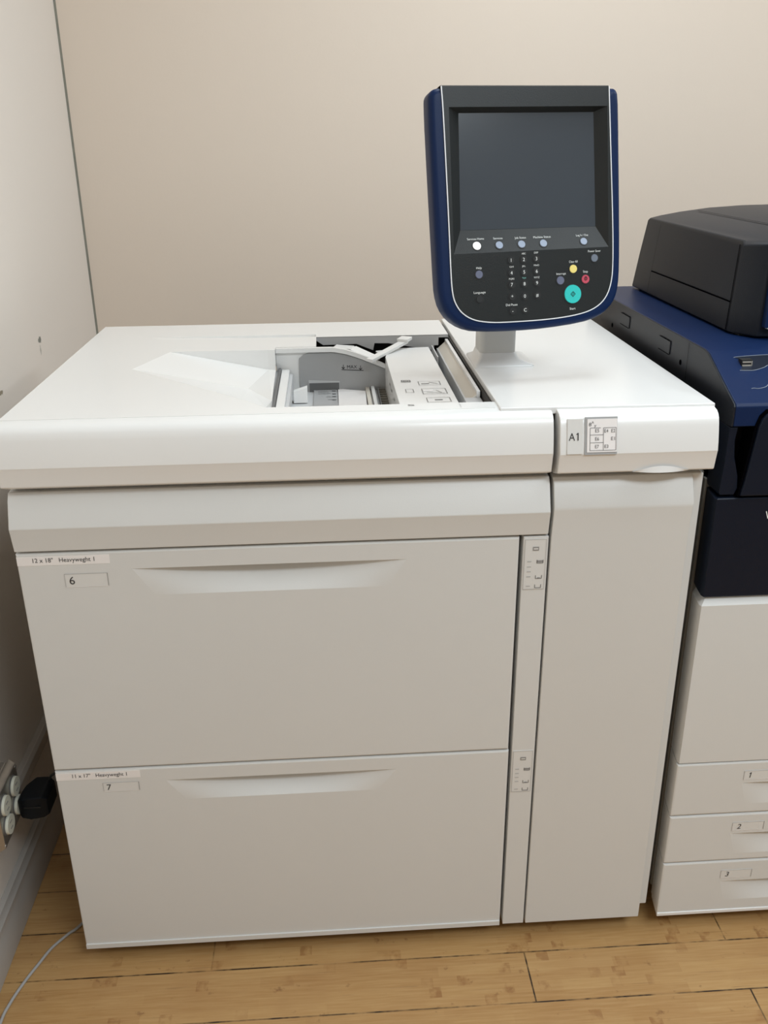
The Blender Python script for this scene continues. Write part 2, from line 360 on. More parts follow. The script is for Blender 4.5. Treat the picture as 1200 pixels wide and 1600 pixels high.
# --- top cover of the feeder: flat plate with opening, sculpted trough and rear step
T1 = (0.1718, 0.4435, H); B1 = (0.1275, 0.3147, H); T2t = (0.3478, 0.4414, H); T2 = (0.3478, 0.4414, 0.956)
B2 = (0.3195, 0.3182, 0.9531); B3 = (0.3284, 0.1056, H); B4 = (0.1811, 0.1830, H)
# the flat part left of the opening dips towards it
E1_ = (0.361, 0.4400, H); E2_ = (0.361, 0.4400, 0.955); E3_ = (0.366, 0.200, 0.962); E4_ = (0.366, 0.058, H)
b = MB()
outer = [(0.0, 0.026), (0.6935, 0.026), (0.6935, 0.058), (0.366, 0.058), (0.3284, 0.1056), (0.1811, 0.183), (0.1275, 0.3147), (0.1718, 0.4435), (0.3478, 0.4414), (0.361, 0.44), (0.361, 0.462), (0.436, 0.462), (0.436, 0.5229), (0.425, 0.5600), (0.18, 0.5600), (0.1072, 0.5759), (0.6935, 0.5769), (0.6935, 0.699), (0.0005, 0.699)]
# main flat area, with the shallow rear groove cut out
main = [(0.0, 0.026), (0.6935, 0.026), (0.6935, 0.058), (0.366, 0.058), (0.3284, 0.1056), (0.1811, 0.183), (0.1275, 0.3147), (0.1718, 0.4435), (0.3478, 0.4414), (0.361, 0.44), (0.361, 0.462), (0.436, 0.462), (0.436, 0.548), (0.6935, 0.548), (0.6935, 0.699), (0.0005, 0.699)]
groove = [(0.1072, 0.5759), (0.16, 0.549), (0.436, 0.5480-0.0002), (0.436, 0.5755)]
groove = [(0.1072, 0.5759), (0.15, 0.552), (0.435, 0.552), (0.435, 0.5755)]
b.plate(main, [groove], lambda a, c: (a, c, H), WHITE2)
b.add([(0.1072, 0.5759, H), (0.15, 0.552, H-0.001), (0.435, 0.552, H-0.004), (0.435, 0.5755, H-0.007), (0.435, 0.5755, H), (0.15, 0.552, H), (0.435, 0.552, H)], [(0, 1, 2, 3), (0, 3, 4), (0, 5, 1), (5, 6, 2, 1), (6, 4, 3, 2)], WHITE2)
# trough facets
b.add([T1, T2, E2_, E3_, B2, B1, B3, B4, T2t, E1_, E4_], [(0, 1, 4, 5), (1, 2, 3, 4), (5, 4, 6, 7), (4, 3, 10, 6), (0, 8, 1), (8, 9, 2, 1)], WHITE2)
# skirts round the plate
for (p, q, d) in (((0.0, 0.026), (0.6935, 0.026), 0.004), ((0.0, 0.026), (0.0005, 0.699), 0.09), ((0.0005, 0.699), (0.6935, 0.699), 0.09), ((0.6935, 0.699), (0.6935, 0.548), 0.05), ((0.6935, 0.058), (0.6935, 0.026), 0.02), ((0.366, 0.058), (0.6935, 0.058), 0.03), ((0.436, 0.462), (0.361, 0.462), 0.03), ((0.436, 0.548), (0.436, 0.462), 0.012), ((0.361, 0.462), (0.361, 0.44), 0.03)):
    b.add([(*p, H), (*q, H), (*q, H-d), (*p, H-d)], [(0, 1, 2, 3)], WHITE2)
b.add([E2_, E3_, E4_, (0.366, 0.058, 0.90), (0.366, 0.20, 0.90), (0.361, 0.44, 0.90)], [(0, 1, 4, 5), (1, 2, 3, 4)], WHITE2)
tc_ = b.build('feeder_top_cover', F, smooth=False, fix=False)
b = MB()
b.plate([(0.436, 0.985), (0.436, H-0.001), (0.6935, H-0.001), (0.6935, 0.9865), (0.6745, 0.9865), (0.6745, 0.9711), (0.6659, 0.9711), (0.6661, 0.9611), (0.5765, 0.9771), (0.5489, 0.9777), (0.5462, 0.9639), (0.5138, 0.9772), (0.4489, 0.9761)], [], lambda a, c: (a, 0.5485, c), LGREY)
b.plate([(0.436, 0.985), (0.436, H-0.001), (0.6935, H-0.001), (0.6935, 0.9865), (0.6745, 0.9865), (0.6745, 0.9711), (0.6659, 0.9711), (0.6661, 0.9611), (0.5765, 0.9771), (0.5489, 0.9777), (0.5462, 0.9639), (0.5138, 0.9772), (0.4489, 0.9761)], [], lambda a, c: (a, 0.5525, c), LGREY)
b.build('rear_drop_panel', F, smooth=False)
# pit under the opening
b = MB()
b.add([(0.355, 0.05, 0.895), (0.6950, 0.05, 0.895), (0.6950, 0.60, 0.895), (0.355, 0.60, 0.895), (0.355, 0.60, 0.975), (0.6950, 0.60, 0.975), (0.695, 0.05, 0.985)], [(0, 1, 2, 3), (3, 2, 5, 4), (1, 6, 5, 2)], GAP)
b.build('feed_pit_lining', F, smooth=False, fix=False)
# --- tray interior
tr = MB()
tr.box(0.372, 0.5555, 0.06, 0.468, 0.898, 0.9075, LGREY)
TR = tr.build('paper_tray_floor', F, bevel=0.001)
b = MB()
b.box(0.4292, 0.4728, 0.30, 0.462, 0.9075, 0.9110, GREYP)
for (x, y, w_) in ((0.437, 0.440, 0.020), (0.437, 0.428, 0.024), (0.452, 0.405, 0.010), (0.455, 0.385, 0.008)):
    b.line((x, y, 0.9112), (x+w_, y, 0.9112), Z, 0.0016, DGREY)
for y in (0.445, 0.424, 0.405, 0.383): b.line((0.463, y, 0.9112), (0.470, y, 0.9112), Z, 0.0035, INK)
p = b.build('size_scale_plate', F, smooth=False); p['label'] = 'grey plate with paper size marks'
b = MB(); b.poly([(0.474, 0.34, 0.9115), (0.5235, 0.34, 0.9115), (0.5255, 0.440, 0.9115), (0.4745, 0.462, 0.9115)], PAPER); b.poly([(0.474, 0.34, 0.9080), (0.5235, 0.34, 0.9080), (0.5255, 0.440, 0.9080), (0.4745, 0.462, 0.9080)], PAPER)
b.add([(0.474, 0.34, 0.908), (0.5235, 0.34, 0.908), (0.5235, 0.34, 0.9115), (0.474, 0.34, 0.9115)], [(0, 1, 2, 3)], PAPER)
b.build('lift_plate', F, smooth=False)
b = MB(); b.box(0.5262, 0.5330, 0.30, 0.462, 0.9075, 0.9140, BEIGE); b.box(0.5365, 0.5425, 0.30, 0.462, 0.9075, 0.9160, WHITE2)
b.box(0.5480, 0.5500, 0.30, 0.455, 0.9075, 0.9150, DGREY); b.box(0.5650, 0.5670, 0.30, 0.455, 0.9075, 0.9150, DGREY)
for k in range(8): b.box(0.5500, 0.5650, 0.33+0.016*k, 0.333+0.016*k, 0.9085, 0.9140, FRAME)
b.box(0.5430, 0.5640, 0.30, 0.462, 0.900, 0.9085, GREYP)
b.build('side_guide_rack', F, smooth=False)
b = MB()
b.box(0.350, 0.3685, 0.06, 0.4555, 0.925, 0.950, GREYP); b.box(0.3655, 0.3705, 0.06, 0.4555, 0.925, 0.955, DGREY)
b.build('slide_channel', F, bevel=0.001)
b = MB(); b.box(0.3712, 0.3855, 0.06, 0.4550, 0.925, 0.952, WHITE2); b.box(0.3855, 0.3915, 0.06, 0.4550, 0.918, 0.944, LGREY); b.build('slide_rail', F, bevel=0.001)
b = MB(); b.loft([[(0.3935, 0.375, 0.909), (0.4185, 0.375, 0.909), (0.4185, 0.397, 0.909), (0.3935, 0.397, 0.909)], [(0.3935, 0.384, 0.928), (0.4185, 0.384, 0.936), (0.4185, 0.397, 0.936), (0.3935, 0.397, 0.928)]], WHITE2)
b.build('end_guide', F, bevel=0.0008)
# back guide with curved lip
def lipz(x):
    pts = [(0.361, 0.9915), (0.467, 0.9915), (0.490, 0.987), (0.514, 0.9790), (0.545, 0.9660), (0.575, 0.9530)]
    for (a, za), (c, zc) in zip(pts, pts[1:]):
        if x <= c: return za+(zc-za)*(x-a)/(c-a)
    return pts[-1][1]
b = MB(); xs = [0.3615+0.2135*k/26 for k in range(27)]
loops = [[(x, 0.452, lipz(x)-0.008), (x, 0.452, lipz(x)), (x, 0.4605, lipz(x)+0.0), (x, 0.4605, lipz(x)-0.008)] for x in xs]
b.loft(loops, WHITE2)
loops = [[(x, 0.4605, 0.895), (x, 0.4605, lipz(x)-0.003), (x, 0.4635, lipz(x)-0.003), (x, 0.4635, 0.895)] for x in xs]
b.loft(loops, WHITE2)
G = b.build('back_guide', F, angle=25)
b = MB()
gx = [0.4035+0.1690*k/20 for k in range(21)]
b.loft([[(x, 0.4575, 0.905), (x, 0.4575, lipz(x)-0.0105-max(0, (0.416-x))*0.8), (x, 0.4604, lipz(x)-0.0105-max(0, (0.416-x))*0.8), (x, 0.4604, 0.905)] for x in gx], GREYP)
b.text('MAX', (0.4925, 0.4573, 0.9505), X, Z, 0.0062, INK, width=0.0185)
b.line((0.482, 0.4573, 0.9487), (0.523, 0.4573, 0.9462), -Y, 0.0012, INK)
for x, z in ((0.4855, 0.9500), (0.5175, 0.9475)):
    b.line((x, 0.4573, z+0.008), (x, 0.4573, z+0.001), -Y, 0.0010, INK); b.line((x-0.003, 0.4573, z+0.0035), (x, 0.4573, z), -Y, 0.0012, INK); b.line((x+0.003, 0.4573, z+0.0035), (x, 0.4573, z), -Y, 0.0012, INK)
p = b.build('guide_face', G, smooth=False); p['label'] = 'grey face marked MAX with two down arrows'
b = MB(); b.loft([[(0.4200, 0.4560, 0.905), (0.4780, 0.4560, 0.905), (0.4780, 0.4560, 0.927), (0.4200, 0.4560, 0.9300)], [(0.4200, 0.4574, 0.905), (0.4780, 0.4574, 0.905), (0.4780, 0.4574, 0.927), (0.4200, 0.4574, 0.9300)]], LGREY)
b.box(0.4210, 0.4770, 0.4552, 0.4562, 0.905, 0.9245, DGREY)
b.build('guide_window', G, smooth=False)
# levers
def bar(mb, a, c, wd, th, m):
    a = Vector(a); c = Vector(c); t = (c-a).normalized(); q = t.cross(Z).normalized()*wd/2; u = q.cross(t).normalized()*th/2
    mb.loft([[p-q-u, p+q-u, p+q+u, p-q+u] for p in (a, c)], m)
b = MB(); bar(b, (0.533, 0.425, 0.972), (0.607, 0.520, 0.986), 0.014, 0.006, WHITE2); bar(b, (0.600, 0.508, 0.990), (0.611, 0.530, 0.991), 0.022, 0.006, WHITE2); b.cyl((0.540, 0.434, 0.966), Z, 0.006, 0.008, WHITE2)
b.build('release_lever', F, bevel=0.001)
b = MB(); bar(b, (0.470, 0.5150, 0.978), (0.505, 0.505, 0.977), 0.030, 0.006, WHITE2); bar(b, (0.503, 0.507, 0.977), (0.548, 0.475, 0.962), 0.028, 0.006, WHITE2); bar(b, (0.552, 0.515, 0.965), (0.585, 0.520, 0.966), 0.03, 0.004, WHITE2)
b.build('feed_arm', F, bevel=0.001)
# feed head cover plate with diagrams
b = MB(); b.zprism([(0.564, 0.060), (0.655, 0.060), (0.6520, 0.520), (0.5750, 0.512), (0.5632, 0.4424)], 0.905, 0.9745, WHITE2)
hc = b.build('feed_head_cover', F, bevel=0.001)
b = MB(); zz = 0.9748
def rect(x0, x1, y0, y1, wd=0.0009, m=DGREY):
    for a, c in (((x0, y0), (x1, y0)), ((x1, y0), (x1, y1)), ((x1, y1), (x0, y1)), ((x0, y1), (x0, y0))): b.line((*a, zz), (*c, zz), Z, wd, m)
def diagram(fn, label=None):
    global b
    b = MB(); fn(); p = b.build('feed_diagram', hc, smooth=False, weld=False)
diagram(lambda: (rect(0.578, 0.592, 0.250, 0.262, 0.0018), rect(0.581, 0.589, 0.254, 0.258, 0.0018)))
diagram(lambda: (rect(0.605, 0.640, 0.228, 0.252), b.box(0.609, 0.622, 0.236, 0.240, zz, zz+0.0002, GREYINK), b.line((0.622, 0.246, zz), (0.636, 0.236, zz), Z, 0.0016, DGREY)))
diagram(lambda: (rect(0.606, 0.644, 0.172, 0.205), b.box(0.608, 0.624, 0.190, 0.200, zz, zz+0.0002, TAPE), b.line((0.612, 0.184, zz), (0.640, 0.176, zz), Z, 0.0012, DGREY), b.line((0.628, 0.194, zz), (0.636, 0.180, zz), Z, 0.0012, DGREY)))
diagram(lambda: rect(0.580, 0.592, 0.184, 0.204))
diagram(lambda: (rect(0.608, 0.644, 0.125, 0.150), b.box(0.620, 0.632, 0.136, 0.140, zz, zz+0.0002, DGREY)))
for y in (0.16, 0.21, 0.27, 0.31):
    b = MB(); b.line((0.5628, y, 0.953), (0.5628, y+0.022, 0.953), -X, 0.004, GREYINK); b.build('scale_mark', hc, smooth=False, weld=False)
# right-hand gutter
b = MB()
b.loft([[(0.6705, y, 0.935), (0.6735, y, 0.935), (0.6735, y, 0.966), (0.6705, y, 0.966)] for y in (0.150, 0.545)], LGREY)
b.loft([[(0.6735, y, 0.952), (0.6870, y, 0.976), (0.6870, y, 0.979), (0.6735, y, 0.966)] for y in (0.150, 0.545)], BEIGE)
b.loft([[(0.6865, y, 0.97), (0.6920, y, 0.97), (0.6920, y, 0.984), (0.6865, y, 0.984)] for y in (0.150, 0.545)], WHITE2)
b.build('side_gutter', F, bevel=0.0006)
b = MB(); b.box(0.666, 0.6925, 0.0585, 0.1485, 0.93, 0.974, LGREY); b.build('gutter_end_block', F, bevel=0.001)
b = MB(); b.box(0.6585, 0.6605, 0.43, 0.53, 0.93, 0.975, LGREY); b.build('sensor_flag', F)
b = MB(); zz = H+0.0003
b.text('S', (0.570, 0.046, zz-0.0003), X, Y, 0.007, DGREY, width=0.010); b.build('cover_marking', tc_, smooth=False)
b = MB(); b.line((0.645, 0.053, zz), (0.6455, 0.032, zz), Z, 0.0008, FAINT); b.build('cover_seam', tc_, smooth=False)

# --- top cover of the transport unit
b = MB(); b.zprism([(0.6985, 0.0155), (1.0075, 0.0115), (1.0085, 0.700), (0.6985, 0.700)], 0.984, 0.9945, WHITE2)
b.box(0.7785, 1.003, 0.03, 0.69, 0.89, 0.985, WHITE2)
b.build('transport_top_cover', F, bevel=0.0015)
b = MB(); b.box(0.6945, 0.7000, 0.03, 0.69, 0.90, 0.985, GAP); b.build('top_gap_lining', F, smooth=False)
# --- door of the transport unit
dp = [(0.040, 0.889), (0.012, 0.889), (0.005, 0.880), (-0.0075, 0.849), (-0.0070, 0.843), (-0.0015, 0.80), (-0.001, 0.036), (0.040, 0.036)]
b = MB()
b.loft([[(x, p[0], p[1]) for p in dp] for x in (0.7795, 0.9875)], WHITE)
b.build('transport_door', F, bevel=0.0015)
# --- indicator column between drawers and door
b = MB(); b.box(0.7385, 0.7762, 0.0, 0.03, 0.036, 0.8005, WHITE); ic = b.build('indicator_column', F, bevel=0.001)
def indicator(z0, z1):
    b = MB(); x0, x1 = 0.7405, 0.7735; b.box(x0, x1, -0.0006, 0.0005, z0, z1, LABEL)
    W_ = x1-x0; Hh = z1-z0; N_ = -Y; yy = -0.0007
    P = lambda u, v: Vector((x0+u*W_, yy, z1-v*Hh))
    for a, c in (((0.02, 0.01), (0.98, 0.01)), ((0.98, 0.01), (0.98, 0.99)), ((0.98, 0.99), (0.02, 0.99)), ((0.02, 0.99), (0.02, 0.01))): b.line(P(*a), P(*c), N_, 0.0006, FAINT)
    def filled(u, v, m, h=0.06): b.add([P(u-0.14, v-h/2)+N_*0.0004, P(u+0.14, v-h/2)+N_*0.0004, P(u+0.14, v+h/2)+N_*0.0004, P(u-0.14, v+h/2)+N_*0.0004], [(0, 1, 2, 3)], m)
    filled(0.52, 0.19, GREYINK, 0.075)
    b.line(P(0.42, 0.19), P(0.62, 0.19), N_, 0.0022, LABEL, off=0.0006)
    def tray(u, v, full):
        for a, c in (((u-0.14, v-0.03), (u-0.14, v+0.035)), ((u-0.14, v+0.035), (u+0.14, v+0.035)), ((u+0.14, v+0.035), (u+0.14, v-0.03))): b.line(P(*a), P(*c), N_, 0.0009, DGREY)
        if full: filled(u, v, GREYINK, 0.04)
    tray(0.74, 0.44, True); tray(0.71, 0.745, False); b.line(P(0.64, 0.765), P(0.78, 0.765), N_, 0.0009, GREYINK); tray(0.70, 0.93, False)
    for v in (0.44, 0.545, 0.64, 0.74, 0.93): b.line(P(0.15, v), P(0.34, v), N_, 0.0016, FAINT)
    o = b.build('indicator_panel', ic, smooth=False, weld=False); return o
indicator(0.713, 0.797)['label'] = 'upper paper level indicator panel'
indicator(0.332, 0.4155)['label'] = 'lower paper level indicator panel'

# --- drawers
def handle(b, xa, xb, zt, zb, inset, dmax, m, face_y=0.0, n=36, k=12):
    # scooped finger pull; returns the hole outline in (x, z)
    grid = []
    for j in range(k+1):
        t = j/k; x0 = xa+inset*(1-t); x1 = xb-inset*(1-t); row = []
        for i in range(n+1):
            s = i/n; f = max(0.0, math.sin(PI*s))**1.25
            row.append((x0+(x1-x0)*s, face_y+dmax*f*(t**1.05), zb+(zt-zb)*t))
        grid.append(row)
    b.loft(grid, m, cap=False, closed=False)
    lip = [(p[0], face_y, zt) for p in grid[-1]]
    b.loft([grid[-1], lip], m, cap=False, closed=False)
    hole = [(p[0], p[2]) for p in grid[0]]+[(r[-1][0], r[-1][2]) for r in grid[1:-1]]+[(p[0], p[2]) for p in grid[-1]][::-1]+[(r[0][0], r[0][2]) for r in grid[1:-1]][::-1]
    return hole
def drawer(parent, name, x0, x1, z0, z1, hx0, hx1, hz, hh, y=0.0, depth=0.028, inset=0.03, dmax=0.034, lip=True, side=0.0, m=WHITE, bev=0.0025):
    b = MB()
    hole = handle(b, hx0, hx1, hz, hz-hh, inset, dmax, m, y)
    r = bev
    b.plate([(x0+r, z0+r), (x1-r, z0+r), (x1-r, z1-r), (x0+r, z1-r)], [hole], lambda a, c: (a, y, c), m)
    L = []
    for dy, o in ((0, r), (r*0.3, r*0.3), (r, 0)): L.append([(x0+o, y+dy, z0+o), (x1-o, y+dy, z0+o), (x1-o, y+dy, z1-o), (x0+o, y+dy, z1-o)])
    L.append([(x0-side, y+depth, z0), (x1, y+depth, z0), (x1, y+depth, z1), (x0-side, y+depth, z1)])
    b.loft(L, m, cap=False)
    if lip: b.box(x0+0.001, x1-0.001, y-0.0022, y+0.002, z0-0.001, z0+0.0085, m)
    return b.build(name, parent, angle=32)
D6 = drawer(F, 'drawer', 0.0002, 0.7325, 0.4195, 0.8000, 0.1625, 0.5650, 0.7712, 0.0440, lip=False)
D7 = drawer(F, 'drawer', 0.0002, 0.7335, 0.0372, 0.4160, 0.1730, 0.5480, 0.3905, 0.0400)
D6['label'] = 'upper drawer marked 6'; D7['label'] = 'lower drawer marked 7'
def tape(parent, x1, z0, z1, s, tx0, tx1, y=0.0):
    b = MB(); b.box(0.001, x1, y-0.0004, y+0.0004, z0, z1, TAPE)
    b.text(s, (tx0, y-0.0004, z0+0.0048), X, Z, 0.0068, INK, width=tx1-tx0)
    o = b.build('tape_label', parent, smooth=False, weld=False); o['label'] = 'white tape strip reading '+s
tape(D6, 0.1325, 0.7815, 0.7955, '12 x 18"   Heavyweght 1', 0.0235, 0.1110)
tape(D7, 0.1340, 0.3990, 0.4130, '11 x 17"   Heavyweght 1', 0.0270, 0.1130)
def numlabel(parent, s, x0, x1, z0, z1, h, y=0.0, tx=0.10, slant=0):
    b = MB(); b.box(x0, x1, y-0.0003, y+0.0004, z0, z1, LABEL)
    for a, c, m in (((x0, z1), (x1, z1), FAINT), ((x1, z1), (x1, z0), GREYINK), ((x0, z0), (x0, z1), FAINT), ((x0, z0), (x1, z0), TAPE)): b.line((a[0], y-0.0004, a[1]), (c[0], y-0.0004, c[1]), -Y, 0.0008, m)
    if s == '1':
        xx = x0+(x1-x0)*tx+0.002; zz_ = (z0+z1)/2-h/2
        b.line((xx, y-0.0004, zz_), (xx+0.0015, y-0.0004, zz_+h), -Y, 0.0014, INK); b.line((xx-0.0012, y-0.0004, zz_+h*0.76), (xx+0.0016, y-0.0004, zz_+h*0.98), -Y, 0.0012, INK)
    else: b.text(s, (x0+(x1-x0)*tx, y-0.0004, (z0+z1)/2-h/2), X, Z+X*slant, h, INK)
    o = b.build('number_label', parent, smooth=False, weld=False); o['label'] = 'small pale label with the number '+s
numlabel(D6, '6', 0.0650, 0.1265, 0.7455, 0.7665, 0.0125)
numlabel(D7, '7', 0.0730, 0.1300, 0.3740, 0.3910, 0.0110)

# ---------------------------------------------------------------- touch screen control panel on its post
CP = thing('control_panel', 'navy touch screen control panel with keypad on a post above the white cabinet', 'control panel', (0.741, 0.30, 0.9945))
pa = Vector((0.98112762, 0.19333098, 0.0034239)); pb = Vector((0.04106565, -0.19103374, -0.98072408)); pn = Vector((-0.18895027, 0.96235609, -0.19536774)); P0 = Vector((0.76094658, 0.18667191, 1.24582673))
def PP(u, v, d=0.0): return P0+pa*(u/1000)+pb*(v/1000)+pn*(d/1000)
def smooth_closed(pts, it=2):
    for _ in range(it):
        q = []
        for i in range(len(pts)):
            a = pts[i]; c = pts[(i+1) % len(pts)]
            q += [(a[0]*0.75+c[0]*0.25, a[1]*0.75+c[1]*0.25), (a[0]*0.25+c[0]*0.75, a[1]*0.25+c[1]*0.75)]
        pts = q
    return pts
def inset(pts, d):
    n = len(pts); out = []
    for i in range(n):
        p0, p1, p2 = Vector(pts[i-1]), Vector(pts[i]), Vector(pts[(i+1) % n])
        a = (p1-p0).normalized(); c = (p2-p1).normalized(); t = (a+c).normalized(); nr = Vector((-t.y, t.x))
        out.append((p1.x+nr.x*d/max(0.6, nr.dot(Vector((-a.y, a.x)))), p1.y+nr.y*d/max(0.6, nr.dot(Vector((-a.y, a.x))))))
    return out
outl = [(-145, -155), (-144, -163), (-138.5, -170), (-129, -172.5), (0, -172.5), (143, -172.5), (149, -169), (152, -161), (152.6, -110), (152.8, 23), (151.8, 87), (149.5, 115), (144, 134), (133, 148), (114, 160.5), (85, 167.5), (28, 172.2), (-22, 173.2), (-84, 171), (-108, 164), (-127, 151), (-139, 133), (-144, 112), (-144.4, 85), (-145.0, 13), (-145.5, -110)]
ol = smooth_closed(outl, 1)
# orientation check so that inset() moves inwards
def area2(p): return sum(p[i-1][0]*p[i][1]-p[i][0]*p[i-1][1] for i in range(len(p)))
sg = 1 if area2(ol) > 0 else -1
b = MB()
loops = [[PP(*p, d) for p in inset(ol, sg*i)] for i, d in ((9, 0.2), (5.0, 1.0), (2.0, 3.2), (0.5, 6.5), (0, 11), (0.3, 30), (3, 38), (12, 44), (30, 47))]
loops.insert(0, [PP(p[0]*0.855, p[1]*0.912, 0.5) for p in ol])
b.loft(loops, NAVY, cap=False); b.add(loops[-1], [tuple(range(len(loops[-1])))], NAVY)
sh = b.build('panel_housing', CP, angle=60)
stripe = [(-126.8, -173.0), (-125.4, -138.7), (-124.6, 14.1), (-125.0, 86.3), (-124.2, 111.1), (-120.6, 127), (-110.9, 142), (-93.3, 153.2), (-68, 158.0), (-41.4, 159.3), (28.6, 159.2), (79.8, 154.6), (108.0, 146.1), (125.6, 131.0), (134.6, 108.0), (137.2, 80), (137.6, 22.8), (135.5, -80), (133.8, -173.0)]
def chaikin(pts, it=2):
    for _ in range(it):
        q = [pts[0]]
        for a, c in zip(pts, pts[1:]): q += [(a[0]*0.75+c[0]*0.25, a[1]*0.75+c[1]*0.25), (a[0]*0.25+c[0]*0.75, a[1]*0.25+c[1]*0.75)]
        q.append(pts[-1]); pts = q
    return pts
st = chaikin(stripe)
rec = [(-117, -145), (131, -145.5), (130, 56), (-119, 57)]
b = MB()
face = st
b.plate(face, [rec], lambda u, v: PP(u, v, -1.2), CHAR)
b.loft([[PP(u, v, -1.2) for u, v in st], [PP(u, v, 1.0) for u, v in st]], CHAR, cap=False, closed=False)
tu = [(-126.8+260.6*k/8) for k in range(9)]
b.loft([[PP(u, -173.0, -1.2) for u in tu], [PP(u, -174.5, 1.5) for u in tu], [PP(u, -174.8, 8) for u in tu], [PP(u, -174.6, 34) for u in tu], [PP(u, -171, 39) for u in tu]], CHAR, cap=False, closed=False)
scr = [(-98.8, -139.4), (114.0, -139.8), (114.6, 24.0), (-103.4, 22.6)]; SD = 11.0
q = [PP(*p, -1.2) for p in rec]+[PP(*p, SD) for p in scr]
b.add(q, [(0, 1, 5, 4), (1, 2, 6, 5), (2, 3, 7, 6), (3, 0, 4, 7)], CHAR)
fp = b.build('face_plate', CP, angle=12, fix=False)
b = MB(); b.add([PP(*p, SD-0.3) for p in scr]+[PP(*p, SD+2) for p in scr], [(0, 1, 2, 3), (7, 6, 5, 4), (0, 4, 5, 1), (1, 5, 6, 2), (2, 6, 7, 3), (3, 7, 4, 0)], SCREEN)
b.build('screen', CP, smooth=False)
b = MB()
up = []; lo = []
for i, p in enumerate(st):
    a = Vector(st[max(0, i-1)]); c = Vector(st[min(len(st)-1, i+1)]); t = (c-a).normalized(); nr = Vector((-t.y, t.x))*0.75
    up.append((p[0]-nr.x, p[1]-nr.y)); lo.append((p[0]+nr.x, p[1]+nr.y))
b.loft([[PP(*p, 0) for p in up], [PP(*p, -1.7) for p in up], [PP(*p, -1.7) for p in lo], [PP(*p, 0) for p in lo]], STRIPE, cap=False, closed=False)
b.build('pinstripe', CP, smooth=False)
# buttons; those on the sloping sill stand at the slope's depth
def sill(v, u=0.0):
    vt = 22.6+(u+103.4)/218*1.4; vb = 57-(u+119)/249
    return -1.2+(SD+1.2)*(vb-v)/(vb-vt) if v < vb else -1.2
def button(u, v, r, m, glyph=None, gm=PRINT, ringc=BLACK, gh=5.5, h=1.6, lab=None):
    d = sill(v, u); b = MB()
    ax = -pn
    if v < 56:
        t = (pb*32-pn*(SD+1.2)).normalized(); ax = t.cross(pa).normalized()
        if ax.dot(-pn) < 0: ax = -ax
    c = PP(u, v, d)
    b.ring(c-ax*0.0004, ax, (r)/1000, (r+1.2)/1000, 0.0009, ringc)
    b.cyl(c-ax*0.0005, ax, r/1000, h/1000, m, r2=(r-0.4)/1000)
    if glyph:
        o = c+ax*(h/1000-0.0005)+pb*(gh/2000)
        b.text(glyph, o, pa, -pb, gh/1000, gm, align='C', off=0.0002)
    o = b.build('button', CP, angle=40, weld=False)
    if lab: o['label'] = lab
    return o
button(-81.6, 46.3, 6.3, LIT, lab='lit white services home button')
for u in (-46.4, -10.9, 24.3): button(u, 46.7, 6.0, BTN, lab='pale blue-grey button on the sill')
button(90.4, 46.4, 5.8, BTN, lab='pale blue-grey log in button')
button(-81.3, 87.5, 6.0, BTND, lab='dim violet-grey help button')
button(-81.8, 123, 5.8, KEY, lab='black language button')
button(106.0, 71.7, 5.8, BTNM, lab='dull grey power saver button')
button(70.5, 86.2, 6.3, YEL, lab='yellow clear all button')
button(49.0, 102.2, 6.3, BTND, lab='grey-blue interrupt button')
sb = button(90.5, 102.3, 6.6, RED, lab='red stop button')
tb = button(68.7, 123.4, 14.0, TEAL, h=2.2, lab='large round teal start button')
b = MB(); c = lambda u, v: PP(u, v, -1.2-1.75)
dd = [(68.7, 119.8), (72.3, 123.4), (68.7, 127.0), (65.1, 123.4)]
for i in range(4): b.line(c(*dd[i]), c(*dd[(i+1) % 4]), -pn, 0.0009, CHAR)
b.line(c(68.7, 121.8), c(68.7, 125), -pn, 0.0008, CHAR)
b.build('start_symbol', tb, smooth=False, weld=False)
b = MB(); c = lambda u, v: PP(u, v, -1.2-1.15)
for k in range(16):
    a0 = 2*PI*k/16; a1 = 2*PI*(k+1)/16
    b.line(c(90.5+2.2*math.sin(a0), 101.3-2.6*math.cos(a0)), c(90.5+2.2*math.sin(a1), 101.3-2.6*math.cos(a1)), -pn, 0.0009, CHAR)
b.line(c(90.5, 99), c(90.5, 102.5), -pn, 0.0010, CHAR)
b.build('stop_symbol', sb, smooth=False, weld=False)
keys = ['123', '456', '789', '*0#', '-C']
for r_, (row, v) in enumerate(zip(keys, (69.2, 87.5, 104.6, 122.6, 143.0))):
    for k, ch in enumerate(row):
        button(-30.2+20.3*k, v-k*0.3, 5.4, KEY, glyph=ch, gh=5.0)
def ptxt(s, u, v, wd, h=3.3, m=PRINT):
    d = sill(v, u)
    uz = -pb
    if v < 56: uz = -(pb*32-pn*(SD+1.2)).normalized()
    b = MB(); b.text(s, PP(u, v+h/2, d), pa, uz, h/1000, m, width=wd/1000, align='C', off=0.0013 if v < 56 else 0.0003)
    b.build('button_name', fp, smooth=False, weld=False)
